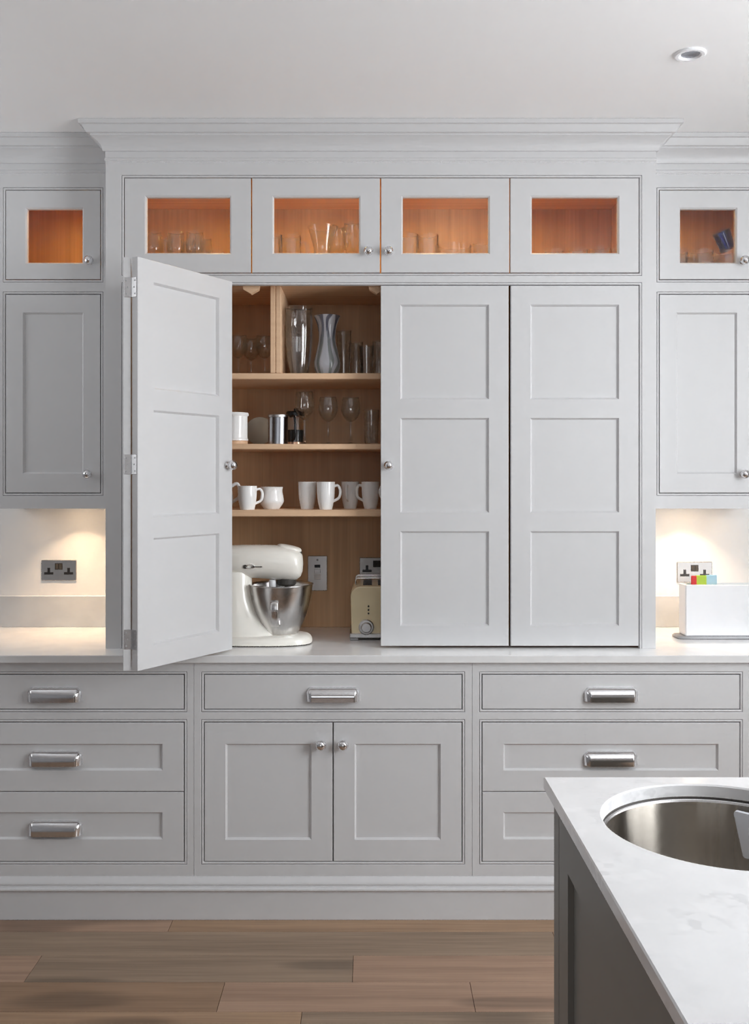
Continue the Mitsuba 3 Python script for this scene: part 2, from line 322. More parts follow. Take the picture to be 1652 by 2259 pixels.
A, Ee, F = np.array([-.8885, 3.5565]), np.array([-.7870, 3.0995]), np.array([-.7385, 3.0925])
v1 = (Ee - A) / np.linalg.norm(Ee - A); u2 = np.array([.5220, .8530]); u2 /= np.linalg.norm(u2)
d1, f1 = leaf(basis(*v1), (*A, bz[0])); d2, f2 = leaf(basis(*u2), (*F, bz[0]))
labels[d2] = dict(label='open folding door leaf with three recessed panels')
w2_ = f2((np.array([[LW - .030, 0, 1.5963 - bz[0]]]), 0))[0][0]
put_shared('knob', KNOB, T().translate(list(w2_)).rotate([0, 0, 1], math.degrees(math.atan2(u2[1], u2[0]))), d2)
for zc in (2.157, 1.594, 1.0376):
    z0 = zc - bz[0]
    pl1 = [f1(box(LW, LW + .0018, .004, LT + .001, z0 - .0315, z0 + .0315, .0006))]
    pl2 = [f2(box(-.0018, 0, .004, LT + .001, z0 - .0315, z0 + .0315, .0006))]
    scr = []
    for k in (-.021, 0, .021):
        y = .010 + (.004 if k == 0 else 0)
        for f, x in ((f1, LW + .0018), (f2, -.0018)):
            c = lathe([(0, 0), (.0026, 0), (.0026, .0006), (0, .0008)], 10); c = turn(c, [[0, 0, 1 if f is f1 else -1], [0, 1, 0], [1, 0, 0.]])
            scr.append(f(move(c, (x, y, z0 + k))))
    mid = (f1((np.array([[LW, LT, z0]]), 0))[0][0] + f2((np.array([[0, LT, z0]]), 0))[0][0]) / 2
    kn = move(lathe([(0, -.032), (.0042, -.0315), (.0042, .0315), (0, .032)], 14), mid + np.array([0, .003, 0]))
    hg = put('hinge', cat(*pl1, *pl2, kn), 'satin_steel', d1, 30)
    labels[hg] = dict(label='satin steel hinge'); 
    scene[d1 + f'__hinge_screw{"" if zc > 2 else "_001" if zc > 1.3 else "_002"}'] = mikit.ply(cat(*scr), 'grey_plastic', smooth=False)
for i, x in enumerate((-.60, -.20, .25, .66)):
    put('lamp_housing', move(lathe([(.040, 0), (.040, -.010), (.035, -.012), (.033, -.009)], 28), (x, 3.70, 2.6705)), 'satin_steel', tc)
    scene[key(tc + '__lamp_lens')] = disk_lamp([x, 3.70, 2.661], .032, [c * 92 for c in WARM])

# ------------------------------------------------------------------ wall cabinets at both sides
YU = 3.70
def wall_cabinet(side):
    L = side == 'left'
    q = thing('wall_cabinet', ('light grey wall cabinet left of the tall cabinet with an empty lit glazed top' if L else 'light grey wall cabinet right of the tall cabinet with glassware in its lit glazed top'), 'cabinet')
    x0, x1 = (-1.475, XT0 - .001) if L else (XT1 + .001, 1.535)
    dx = (-1.3827, -1.0254) if L else (1.0941, 1.4512)
    up, lo = (2.304, 2.6407), (1.495, 2.2456)
    put('face_frame', face_frame((x0, x1, 1.435, 2.71), [grow((*dx, *up)), grow((*dx, *lo))], YU), 'paint', q, 20)
    for x in (x0, x1 - .018): put('side', box(x, x + .018, YU + .022, YB - .0005, 1.435, 2.71), 'paint', q)
    put('bottom_board', box(x0 + .018, x1 - .018, YU + .023, YB - .0005, 1.478, 1.495), 'paint', q)
    put('back_panel', box(x0 + .018, x1 - .018, 4.07, YB - .0005, 1.495, 2.69), 'oak_upright', q)
    for a in (x0 + .0185, x1 - .0335): put('lining', box(a, a + .015, YU + .023, 4.0695, 1.4955, 2.675), 'oak_upright', q)
    put('shelf', box(x0 + .034, x1 - .034, YU + .023, 4.0695, 2.262, 2.285), 'oak_flat', q)
    put('ceiling_board', box(x0 + .034, x1 - .034, YU + .023, 4.0695, 2.664, 2.684), 'oak_flat', q)
    put('cornice', cornice(x0, XT0, YU, 'left') if L else cornice(XT1, x1, YU, 'right'), 'paint', q, 25)
    w = dx[1] - dx[0]
    g = (.0735, w - .0630, 2.362 - up[0], 2.576 - up[0])
    d = put('glazed_door', move(door(w, up[1] - up[0], .022, [g], .0055, .009, True), (dx[0], YU, up[0])), 'paint', q, 20)
    put('pane', (np.array([(dx[0] + a, YU + .013, up[0] + b) for a, b in ((g[0], g[2]), (g[1], g[2]), (g[1], g[3]), (g[0], g[3]))]), np.array([(0, 1, 2), (0, 2, 3)])), 'pane_glass', d, False)
    kx = -1.0620 if L else 1.4080
    put_shared('knob', KNOB, T().translate([kx, YU, 2.371]), d)
    h = lo[1] - lo[0]; g = (.0640, w - .0640, 1.567 - lo[0], 2.178 - lo[0])
    d = put('panelled_door', move(door(w, h, .022, [g], .006, .009), (dx[0], YU, lo[0])), 'paint', q, 20)
    put('panel', move(box(g[0], g[1], .009, .016, g[2], g[3], .0003), (dx[0], YU, lo[0])), 'paint', d, False)
    put_shared('knob', KNOB, T().translate([kx - (.006 if L else 0), YU, 1.5655]), d)
    lx = -1.115 if L else 1.175
    put('lamp_housing', move(lathe([(.038, 0), (.038, -.009), (.033, -.011), (.031, -.008)], 28), (lx, 3.82, 2.664)), 'satin_steel', q)
    scene[key(q + '__lamp_lens')] = disk_lamp([lx, 3.82, 2.6555], .030, [c * 92 for c in WARM])
    p = thing('undercabinet_light', f'small round downlight under the {side} wall cabinet', 'light')
    px = -1.20 if L else 1.30
    put('housing', move(lathe([(.034, 0), (.034, -.010), (.029, -.012), (.027, -.009)], 28), (px, 3.94, 1.478)), 'satin_steel', p)
    scene[p + '__lens'] = disk_lamp([px, 3.94, 1.469], .0265, [76, 54, 33])
    scene[f'undercabinet_beam_{side}'] = dict(type='spot', to_world=T().look_at(origin=[px, 3.94, 1.463], target=[px, 3.94, 0], up=[0, 1, 0]), cutoff_angle=49, beam_width=14, intensity=dict(type='rgb', value=[1.15, .80, .50]), sampling_weight=.5)
wall_cabinet('left'); wall_cabinet('right')

# ------------------------------------------------------------------ base cabinets, plinth, worktop
YD = 3.44
def base_cabinet(text, R, xd, kind):
    q = thing('base_cabinet', text, 'cabinet')
    top, low = (.7372, .8570), (.2006, .6885)
    put('face_frame', face_frame((R[0], R[1], .1485, .9015), [grow((*xd, *top)), grow((*xd, *low))], YD), 'paint', q, 20)
    put('carcass', box(R[0] + .001, R[1] - .001, YD + .0235, YB - .001, .02, .9015), 'paint', q)
    w = xd[1] - xd[0]; xc = (xd[0] + xd[1]) / 2
    d = put('drawer', move(door(w, top[1] - top[0], .021), (xd[0], YD, top[0])), 'paint', q, 20)
    put_shared('handle', PULL, T().translate([xc, YD, .7900]), d)
    if kind == 'drawers':
        for (z0, z1), (p0, p1), zh in (((.4470, low[1]), (.5200, .6142), .5630), ((low[0], .4440), (.2775, .3731), .3170)):
            g = (.0740, w - .0740, p0 - z0, p1 - z0)
            d = put('drawer', move(door(w, z1 - z0, .021, [g], .006, .009), (xd[0], YD, z0)), 'paint', q, 20)
            put('panel', move(box(g[0], g[1], .009, .016, g[2], g[3], .0003), (xd[0], YD, z0)), 'paint', d, False)
            put_shared('handle', PULL, T().translate([xc, YD + .009, zh]), d)
    else:
        for a, b in ((xd[0], xc - .0022), (xc + .0022, xd[1])):
            w2 = b - a; g = (.0735, w2 - .0735, .2757 - low[0], .6142 - low[0])
            d = put('panelled_door', move(door(w2, low[1] - low[0], .021, [g], .006, .009), (a, YD, low[0])), 'paint', q, 20)
            put('panel', move(box(g[0], g[1], .009, .016, g[2], g[3], .0003), (a, YD, low[0])), 'paint', d, False)
            put_shared('knob', KNOB_LARGE, T().translate([b - .0395 if a < xc - .1 else a + .0335, YD, .6150]), d)
base_cabinet('light grey base cabinet of three drawers below the left socket', (-1.62, -.6235), (-1.5665, -.6596), 'drawers')
base_cabinet('light grey base cabinet with one drawer above a pair of panelled doors', (-.6225, .3565), (-.5860, .3194), 'doors')
base_cabinet('light grey base cabinet of three drawers behind the island', (.3575, 1.55), (.3929, 1.2983), 'drawers')
pl = thing('plinth', 'grey painted plinth with a moulded top running along the floor under the base cabinets', 'plinth')
put('board', box(-1.62, 1.55, 3.425, 3.463, 0, .101, .001), 'paint', pl)
pr = [(3.425, .1015), (3.419, .1025), (3.4155, .106), (3.4155, .1105), (3.4195, .114), (3.4265, .1148), (3.4270, .1205), (3.4245, .1245), (3.4255, .1300), (3.4310, .1375), (3.4365, .1450), (3.4385, .1483), (3.463, .1483), (3.463, .1015), (3.425, .1015)]
mo = loft([np.array([(-1.62, y, z), (1.55, y, z)]) for y, z in pr], closed=False)
put('moulding', mo, 'paint', pl, 35)
wt = thing('worktop', 'long pale quartz worktop along the back wall with a low upstand', 'worktop')
put('slab', box(-1.64, 1.57, 3.42, YB - .0005, .902, ZW, .002), 'quartz_white', wt)
for a, b in ((-1.64, XT0 - .0005), (XT1 + .0005, 1.57)): put('upstand', box(a, b, 4.07, YB - .0005, ZW + .0002, 1.0585, .0015), 'quartz_white', wt)

# ------------------------------------------------------------------ island with a round sink
isl = thing('kitchen_island', 'dark grey painted kitchen island with a recessed side panel', 'kitchen island')
ix0, ix1, iy0, iy1, zi = .3586, 1.42, .15, 2.030, .929
bx0, by1 = ix0 + .0185, iy1 - .018
put('corner_post', box(bx0, bx0 + .0222, by1 - .0535, by1, 0, .9035, .002), 'island_paint', isl)
R90 = np.array([[0, 1, 0], [-1, 0, 0], [0, 0, 1.]])                  # a joinery panel turned to face left
sw = by1 - .0555 - iy0 - .02
sp = [(.0870, sw * .5 - .045, .12, .7925), (sw * .5 + .045, sw - .0870, .12, .7925)]
side_at = (bx0, by1 - .0555, 0)
d = put('side_frame', move(turn(door(sw, .9035, .022, sp, .0045, .011), R90), side_at), 'island_paint', isl, 20)
for g in sp: put('panel', move(turn(box(g[0], g[1], .011, .02, g[2], g[3], .0003), R90), side_at), 'island_paint', d, False)
SX, SY, SR = .6424, 1.762, .22
slab = mani(box(ix0, ix1, iy0, iy1, .904, zi, .0025))
ring = lambda a, b, za, zb: mani(lathe([(0, za), (a, za), (b, zb), (0, zb)], 128)).translate((SX, SY, 0))
slab = slab - ring(SR, SR, .89, .9265) - ring(SR, SR + .0035, .926, .9298)
put('carcass', unmani(mani(box(bx0 + .0225, ix1 - .02, iy0 + .02, by1, .0, .9035)) - ring(.2405, .2405, .66, .95)), 'island_paint', isl)
it = thing('island_worktop', 'pale mottled quartz top of the island with a round sink cutout', 'worktop')
scene[it] = mikit.ply(unmani(slab), 'quartz', smooth=30)
sk = thing('sink', 'round brushed steel sink set under the island worktop', 'sink')
prof = curve([(.0, .722), (.10, .724), (.175, .728), (.203, .742), (.2135, .775), (.2145, .83), (.2145, .895)], 5)
n = 96; a = np.arange(n + 1) * 2 * math.pi / n
vv = np.vstack([np.stack([SX + r * np.cos(a), SY + r * np.sin(a), np.full(n + 1, z)], 1) for r, z in prof])
uvs = np.vstack([np.stack([a / (2 * math.pi), np.full(n + 1, i / len(prof))], 1) for i in range(len(prof))])
ff = [(k * (n + 1) + i, k * (n + 1) + i + 1, (k + 1) * (n + 1) + i + 1, (k + 1) * (n + 1) + i) for k in range(len(prof) - 1) for i in range(n)]
put('bowl', (vv, np.array(ff)[:, ::-1]), 'sink_steel', sk, True, uv=uvs)
put('rim', move(lathe([(.2145, .895), (.2155, .8985), (.218, .900), (.238, .900), (.238, .8985), (.2145, .894)], 96), (SX, SY, 0)), 'satin_steel', sk)
put('seal', move(lathe([(.2215, .9002), (.2215, .9038), (.236, .9038), (.236, .9002)], 96), (SX, SY, 0)), 'gasket', sk)
put('drain', move(lathe([(0, .7255), (.03, .7255), (.042, .7275), (.045, .7265), (.045, .724)], 40), (SX, SY, 0)), 'chrome', sk)
bd = hull([(x + o * -.0071, y + o * -.0071, z) for o in (0, 1) for x, y, z in ((.7265, 1.9440, .885), (.7285, 1.9425, .890), (.8250, 1.8500, .890), (.8270, 1.8480, .885), (.7395, 1.9300, .8060), (.7420, 1.9275, .8030), (.8120, 1.8600, .8030), (.8150, 1.8570, .8060))])
tag(put('sink_caddy', bd, 'pale_grey', smooth=False), 'pale grey tapered caddy hanging inside the rim of the round sink', 'sink caddy')

# ------------------------------------------------------------------ sockets and switches
def pin_shape(x, z, y):
    return cat(box(x - .0055, x + .0055, y - .0012, y + .001, z - .009, z + .0125, .0004), box(x - .0190, x + .0190, y - .0012, y + .001, z - .0155, z - .0055, .0004))
def double_socket(x, z, y, text):
    q = thing('double_socket', text, 'socket')
    put('plate', box(x - .073, x + .073, y - .006, y - .0003, z - .043, z + .043, .002), 'plate_steel', q, 20)
    for s in (-.0415, .0415): put('pin_holes', pin_shape(x + s, z - .002, y - .006), 'black_plastic', q, False)
    put('switch_block', box(x - .016, x + .016, y - .0075, y - .005, z + .003, z + .030, .001), 'black_plastic', q, False)
    for s in (-.0075, .0075): put('rocker', box(x + s - .006, x + s + .006, y - .0095, y - .0074, z + .006, z + .027, .001), 'gasket', q, False)
double_socket(-1.3055, 1.1645, YB, 'steel double socket on the white wall left of the tall cabinet')
double_socket(1.354, 1.157, YB, 'steel double socket on the white wall above the white board case')
double_socket(.0255, 1.177, 4.07, 'steel double socket on the oak back behind the toaster')
sp_ = thing('switch_plate', 'upright brushed steel switch plate on the oak back beside the mixer', 'switch')
put('plate', box(-.2630, -.1815, 4.064, 4.0697, 1.0815, 1.2275, .002), 'satin_steel', sp_, 20)
put('switch', box(-.2345, -.2105, 4.0605, 4.0645, 1.178, 1.190, .001), 'black_plastic', sp_, False)
put('indicator', box(-.2355, -.2095, 4.0615, 4.0645, 1.155, 1.173, .001), 'satin_steel', sp_, False)
put('fuse_carrier', box(-.2365, -.2085, 4.0605, 4.0645, 1.128, 1.150, .0015), 'white_plastic', sp_, False)
put('indicator_lamp', move(turn(lathe([(0, 0), (.004, 0), (.004, .002), (0, .003)], 14), ROTX), (-.2225, 4.064, 1.210)), 'grey_plastic', sp_)

# ------------------------------------------------------------------ ceiling downlight
dl = thing('downlight', 'small round recessed downlight in the white ceiling', 'downlight')
put('ring', move(lathe([(.047, 0), (.047, -.004), (.043, -.0075), (.034, -.0075), (.030, -.004), (.0285, 0)], 48), (.965, 2.952, ZC)), 'white_plastic', dl)
put('bulb', move(lathe([(.0285, -.0005), (.024, -.002), (.012, -.0035), (0, -.004)], 32), (.968, 2.955, ZC)), 'dark_steel', dl)

# ------------------------------------------------------------------ stand mixer
mx = thing('stand_mixer', 'cream stand mixer with a steel bowl on the worktop inside the tall cabinet', 'stand mixer')
MY = 3.685
H = [(-.610, .0, .006, .004), (-.607, .001, .024, .02), (-.595, .002, .041, .038), (-.57, .003, .052, .050), (-.53, .003, .0585, .058), (-.48, .002, .0615, .062), (-.43, .001, .0625, .064), (-.38, -.001, .0640, .066), (-.335, -.004, .0655, .067), (-.30, -.007, .0640, .065), (-.278, -.0085, .0580, .059), (-.265, -.0085, .047, .048), (-.2585, -.008, .030, .031), (-.2565, -.008, .010, .010)]
put('head', oval_loft([(x, MY, 1.2355 + c, hy, hz) for x, c, hz, hy in H], 'x', 48, 2.3), 'cream_enamel', mx, 60)
C = [(.934, -.462, .148, .086), (.955, -.468, .140, .083), (.985, -.483, .120, .078), (1.02, -.500, .0985, .072), (1.06, -.513, .0835, .067), (1.10, -.520, .076, .064), (1.14, -.523, .0735, .062), (1.175, -.523, .0735, .061), (1.20, -.523, .070, .058)]
put('column', oval_loft([(z, x, MY, hx, hy) for z, x, hx, hy in C], 'z', 48, 2.6), 'cream_enamel', mx, 60)
put('base', oval_loft([(z, -.4175, MY, .196 - s, .100 - s) for z, s in ((.933, .001), (.938, 0), (.948, .001), (.957, .006), (.963, .014), (.966, .026), (.967, .06))], 'z', 64, 2.7), 'cream_enamel', mx, 50)
put('foot_rim', oval_loft([(z, -.4175, MY, .193, .097) for z in (.9292, .9335)], 'z', 64, 2.7), 'gasket', mx)
bx_ = -.3385
bp = curve([(.062, .966), (.066, .972), (.0775, .995), (.0925, 1.03), (.105, 1.07), (.1145, 1.115), (.1185, 1.148)], 4)
prof = [(0, .968), (.055, .968), *[tuple(p) for p in bp], (.1215, 1.150), (.1215, 1.153), (.118, 1.153), *[(r - .0025, z + .0015) for r, z in bp[::-1]], (.05, .972), (0, .971)]
bw = put('bowl', move(lathe(prof, 64), (bx_, MY, 0)), 'bowl_steel', mx, 50)
ang = math.radians(-97); dirv = np.array([math.cos(ang), math.sin(ang), 0])
hp = curve([dirv * r + np.array([0, 0, z]) for r, z in ((.1115, 1.098), (.122, 1.094), (.127, 1.07), (.1225, 1.035), (.110, 1.010), (.0865, 1.006))], 5)
put('handle', move(tube(hp, .0035, 12, 4.2), (bx_, MY, 0)), 'bowl_steel', bw, 50)
put('hub', move(lathe([(0, 1.145), (.030, 1.146), (.036, 1.152), (.037, 1.172), (0, 1.176)], 40), (-.318, MY, 0)), 'gasket', mx)
put('shaft', move(lathe([(0, 1.10), (.0125, 1.10), (.0135, 1.104), (.0135, 1.166), (.011, 1.169), (0, 1.169)], 24), (-.3700, MY - .012, 0)), 'white_plastic', mx)
put('whisk', cat(*[move(tube(curve([(0, 0, 1.148), (.028 * math.cos(t), .028 * math.sin(t), 1.11), (.05 * math.cos(t), .05 * math.sin(t), 1.04), (0, 0, .985)], 6), .0016, 6), (-.318, MY, 0)) for t in np.arange(8) * math.pi / 4]), 'chrome', mx)
cv = oval_loft([(z, -.3085, MY, a_, b_) for z, a_, b_ in ((-.004, .047, .036), (.004, .0475, .0365), (.009, .045, .034), (.0125, .037, .027), (.0145, .022, .016))], 'z', 40, 2.3)
tilt = lambda m: move(turn(move(m, (.3085, -MY, 0)), [[math.cos(.21), 0, math.sin(.21)], [0, 1, 0], [-math.sin(.21), 0, math.cos(.21)]]), (-.3085, MY, 1.2830))
q = put('top_cover', tilt(cv), 'cream_enamel', mx, 50)
put('gasket', tilt(oval_loft([(z, -.3085, MY, .0500, .0385) for z in (-.006, -.0012)], 'z', 40, 2.3)), 'gasket', q)
bdg = put('badge', cat(move(turn(lathe([(0, 0), (.0075, 0), (.0075, .002), (0, .003)], 20), ROTX), (-.466, MY - .0635, 1.2215)), box(-.444, -.403, MY - .0665, MY - .063, 1.2195, 1.2230, .0008)), 'gasket', mx, False)
put('loop', move(tube(curve([(.016 * math.cos(t) * (1 if 1 else 1), 0, .0065 * math.sin(t)) for t in np.linspace(0, 2 * math.pi, 25)], 2), .0019, 8, 1, (0, 1, 0)), (-.4475, MY - .0655, 1.2225)), 'chrome', bdg)

# ------------------------------------------------------------------ toaster
to = thing('toaster', 'cream toaster with a chrome control knob beside the closed doors inside the tall cabinet', 'toaster')
def rounded(x0, x1, y0, y1, z0, z1, r, rb, e=.006):
    """a toaster shell: round top corners of radius r seen from the front, softened front and back edges"""
    def sec(d):
        pts = [(x0 + d + .004, z0), (x1 - d - .004, z0)]
        rr_ = max(r - d, .004)
        pts += [(x1 - d - rr_ + rr_ * math.cos(t), z1 - d - rr_ + rr_ * math.sin(t)) for t in np.linspace(0, math.pi / 2, 12)]
        pts += [(x0 + d + rr_ - rr_ * math.sin(t), z1 - d - rr_ + rr_ * math.cos(t)) for t in np.linspace(0, math.pi / 2, 12)]
        return pts
    pts = []
    for y, d in ((y0, e), (y0 + e * .3, e * .3), (y0 + e, 0), (y1 - e, 0), (y1 - e * .3, e * .3), (y1, e)): pts += [(x, y, z) for x, z in sec(d)]
    return hull(pts)
ty0, ty1 = 3.737, 4.00
put('body', rounded(-.0780, .1120, ty0, ty1, .9485, 1.1370, .040, 0), 'toaster_cream', to, 40)
put('base_band', box(-.0815, .1155, ty0 - .003, ty1 + .003, .938, .9560, .003), 'satin_steel', to)
for x in (-.080, .082):
    for y in (ty0 - .004, ty1 - .03): put('foot', box(x, x + .032, y, y + .03, .9292, .9385, .002), 'grey_plastic', to)
put('dial', move(turn(lathe([(0, 0), (.0295, 0), (.0295, .004), (.026, .0075), (.0205, .0085), (.0195, .017), (.0165, .0205), (0, .0215)], 36), ROTX), (-.0175, ty0, .9800)), 'satin_steel', to)
for z in (1.0325, 1.0460, 1.0600): put('button', move(turn(lathe([(0, 0), (.0034, 0), (.0034, .003), (0, .0035)], 14), ROTX), (-.0090, ty0 - .0003, z)), 'gasket', to)
for x in (-.030, .028): put('slot', box(x, x + .034, ty0 + .035, ty1 - .035, 1.1355, 1.1385, .001), 'black_plastic', to, False)
rk = curve([(-.060, 0, 1.137), (-.056, 0, 1.157), (-.030, 0, 1.160), (.06, 0, 1.160), (.092, 0, 1.157), (.096, 0, 1.137)], 5)
put('bun_rack', cat(*[move(tube(rk, .0026, 8, 1, (0, 1, 0)), (0, y, 0)) for y in (3.80, 3.84, 3.90, 3.94)]), 'chrome', to)

# ------------------------------------------------------------------ crockery and glass
def shared(prof, bsdf, n=40, smooth=35): return mikit.ply(lathe(prof, n), bsdf, smooth=smooth)
def cup_profile(h, rt, rb, t=.0028, bulge=0.0):
    out = curve([(rb, 0), (rb + (rt - rb) * .32 + bulge, h * .25), (rb + (rt - rb) * .68 + bulge, h * .55), (rt, h)], 5)
    return [(0, 0.0), (rb - .004, 0), *[tuple(p) for p in out], (rt - t * .5, h + .001), *[(max(r - t, .002), max(z, .004)) for r, z in out[::-1]], (0, .004)]
MUG = shared(cup_profile(.1045, .0350, .0240, .003, .002), 'white_ceramic')
mug_h = mikit.ply(tube(curve([(.030, 0, .088), (.046, 0, .091), (.055, 0, .072), (.050, 0, .045), (.0275, 0, .031)], 6), .0042, 12, 1.25, (0, 1, 0)), 'white_ceramic', smooth=60)
CUP = shared(cup_profile(.089, .0365, .0270, .003, .0015), 'white_ceramic')
def mug(x, y, z, ang, text, group=None, first=MUG, name='mug'):
    q = thing(name, text, 'mug', group); M = T().translate([x, y, z]).rotate([0, 0, 1], ang)
    put_shared('body', first, M, q); put_shared('handle', mug_h, M if first is MUG else M @ T().translate([.002, 0, -.006]) @ T().scale([1, 1, .92]), q)
ZS = 1.4312
mug(-.2455, 3.770, ZS, 100, 'white mug without a visible handle, left end of the mug row')
mug(-.1715, 3.715, ZS, 0, 'white mug with its handle to the right, in front in the mug row')
mug(-.0815, 3.825, ZS, 255, 'white mug with its handle facing the front, set back in the mug row')
mug(-.0020, 3.800, ZS, 195, 'white mug with its handle to the left beside the closed door')
mug(.0900, 3.775, ZS, 190, 'white mug mostly hidden behind the closed door, only its handle showing')
mug(-.4680, 3.700, ZS, 10, 'short white cup in front of the round sugar bowl on the lowest shelf', None, CUP, 'cup')
sb = curve([(.030, 0), (.034, .006), (.0445, .022), (.0475, .034), (.0445, .052), (.0415, .070), (.0440, .0835)], 5)
sg = thing('sugar_bowl', 'squat round white bowl beside the short cup on the lowest shelf', 'bowl')
scene[sg] = mikit.ply(move(lathe([(0, 0), *[tuple(p) for p in sb], (.0425, .0855), *[(r - .003, z + .002) for r, z in sb[::-1]], (0, .006)], 44), (-.3845, 3.785, ZS)), 'white_ceramic', smooth=40)
jg = thing('milk_jug', 'white jug mostly hidden behind the open door on the lowest shelf', 'jug')
jp = curve([(.034, 0), (.044, .025), (.043, .06), (.033, .085), (.037, .103)], 5)
put('body', move(lathe([(0, 0), *[tuple(p) for p in jp], *[(r - .003, z + .003) for r, z in jp[::-1]], (0, .006)], 40), (-.575, 3.765, ZS)), 'white_ceramic', jg, 40)
put('handle', move(tube(curve([(.030, 0, .083), (.058, 0, .098), (.070, 0, .075), (.066, 0, .045), (.041, 0, .028)], 6), .005, 12, 1.3, (0, 1, 0)), (-.575, 3.765, ZS)), 'white_ceramic', jg, 60)

Z2 = 1.6792
cn = thing('canister', 'white lidded canister on a small wooden stand by the open door edge', 'canister')
put('stand', move(lathe([(0, 0), (.046, 0), (.047, .002), (.047, .012), (.044, .014), (0, .014)], 40), (-.5195, 3.745, Z2)), 'oak_flat', cn)
put('body', move(lathe([(0, .0142), (.0485, .0142), (.0490, .020), (.0470, .023), (.0462, .028), (.0462, .108), (.0465, .1085)], 44), (-.5195, 3.745, Z2)), 'white_ceramic', cn)
put('lid', move(lathe([(.0465, .1085), (.0505, .1095), (.0515, .115), (.049, .1215), (.03, .124), (0, .1245)], 44), (-.5195, 3.745, Z2)), 'white_ceramic', cn)
pb = thing('plate', 'small taupe plate leaning on the back behind the canisters', 'plate')
pm = lathe([(0, 0), (.034, 0), (.037, .003), (.056, .009), (.0575, .0105), (.056, .0115), (.036, .006), (0, .004)], 44)
a_ = math.radians(75); scene[pb] = mikit.ply(move(turn(pm, [[1, 0, 0], [0, math.cos(a_), -math.sin(a_)], [0, math.sin(a_), math.cos(a_)]]), (-.4420, 3.885, Z2 + .0565)), 'taupe', smooth=35)
tn = thing('metal_tin', 'dark shiny metal tin with a pale rim on the middle shelf', 'canister')
put('body', move(lathe([(0, 0), (.0375, 0), (.038, .002), (.038, .1035), (.0372, .1045)], 48), (-.3570, 3.760, Z2)), 'dark_steel', tn)
put('lid', move(lathe([(.0372, .1045), (.0392, .1050), (.0392, .1140), (.037, .1160), (0, .1165)], 48), (-.3570, 3.760, Z2)), 'satin_steel', tn)
cf = thing('coffee_press', 'dark coffee press with a black lid and copper foot between tin and wine glass', 'coffee press')
put('jug', move(lathe([(.0335, .006), (.0335, .118)], 40), (-.3000, 3.880, Z2)), 'glass', cf)
put('lid', move(lathe([(0, .148), (.006, .147), (.006, .138), (.033, .136), (.0365, .130), (.0365, .118), (0, .118)], 40), (-.3000, 3.880, Z2)), 'black_plastic', cf)
put('coffee', move(lathe([(0, .005), (.0325, .005), (.0325, .062), (0, .062)], 40), (-.3000, 3.880, Z2)), 'gasket', cf)
put('foot', move(lathe([(0, 0), (.036, 0), (.037, .004), (.036, .014), (.034, .0145)], 40), (-.3000, 3.880, Z2)), 'copper', cf)
put('handle', move(tube(curve([(-.030, -.018, .115), (-.012, -.056, .112), (-.008, -.060, .070), (-.012, -.052, .030), (-.026, -.022, .020)], 6), .0045, 10), (-.288, 3.880, Z2)), 'black_plastic', cf, 60)

def wine_profile(h, r, rr_, stem, foot=.032):
    b = curve([(.0045, stem), (r * .55, stem + (h - stem) * .10), (r * .93, stem + (h - stem) * .34), (r, stem + (h - stem) * .52), (r * .95, stem + (h - stem) * .75), (rr_, h)], 5)
    return [(0, 0), (foot, 0), (foot, .0012), (foot * .5, .0035), (.0055, .010), (.0038, .025), (.0036, stem * .7), *[tuple(p) for p in b], *[(max(p[0] - .0012, .001), p[1] + .001) for p in b[::-1]], (0, stem + .003)]
def tumbler_profile(h, rt, rb, base=.008, t=.0018):
    return [(0, 0), (rb - .002, 0), (rb, .002), (rt, h), (rt - t * .45, h + .0006), (rt - t, h), (rb - t - .0004, base), (0, base)]
WINE = shared(wine_profile(.185, .0375, .031, .090), 'glass')
WINE_TALL = shared(wine_profile(.208, .0375, .031, .098), 'glass')
GOBLET = shared(wine_profile(.168, .036, .030, .078), 'glass')
HIGHBALL = shared(tumbler_profile(.150, .0270, .0235), 'glass')
TUMBLER = shared(tumbler_profile(.128, .0290, .0240), 'glass')
def glass(ply, x, y, z, text, name, cat_, group=None, rot=None, sc=1.0):
    M = T().translate([x, y, z])
    if rot: M = M @ T().rotate(*rot)
    q = thing(name, text, cat_, group); scene[q] = {**ply, 'to_world': M @ T().scale(sc) if sc != 1.0 else M}
    return q
glass(WINE_TALL, -.2585, 3.800, Z2, 'tallest wine glass, left of the three on the middle shelf', 'wine_glass', 'wine glass')
glass(WINE, -.1655, 3.780, Z2, 'straight wine glass between the two others on the middle shelf', 'wine_glass', 'wine glass')
glass(WINE, -.0785, 3.805, Z2, 'round wine glass, right of the three on the middle shelf', 'wine_glass', 'wine glass')
glass(TUMBLER, .0020, 3.840, Z2, 'clear tumbler beside the closed door on the middle shelf', 'tumbler', 'tumbler', None, None, 1.08)
Z1 = 1.9442
for i, (x, y, s) in enumerate(((-.520, 3.835, 1.0), (-.478, 3.900, .98), (-.4185, 3.845, 1.0))):
    glass(GOBLET, x, y, Z1, ('wine glass by the open door edge in the dark left compartment', 'wine glass set back in the middle of the dark left compartment', 'wine glass beside the oak divider in the dark left compartment')[i], 'wine_glass', 'wine glass', None, None, s)
v1 = thing('vase', 'tall clear cut glass vase on the top shelf beside the divider', 'vase')
vp = curve([(.030, 0), (.036, .010), (.046, .06), (.0520, .13), (.0535, .19), (.0525, .225), (.0530, .258)], 6)
nv, cuts = 48, []
def cut_lathe(prof, n, amp, k, twist=0):
    v, f = lathe(prof, n); a = np.arctan2(v[:, 1], v[:, 0]); r = np.hypot(v[:, 0], v[:, 1])
    s = 1 + amp * np.cos(k * a + v[:, 2] * twist) * (r > .02) * np.clip((.20 - np.abs(v[:, 2] - .10)) * 20, 0, 1)
    return np.c_[v[:, :2] * s[:, None], v[:, 2]], f
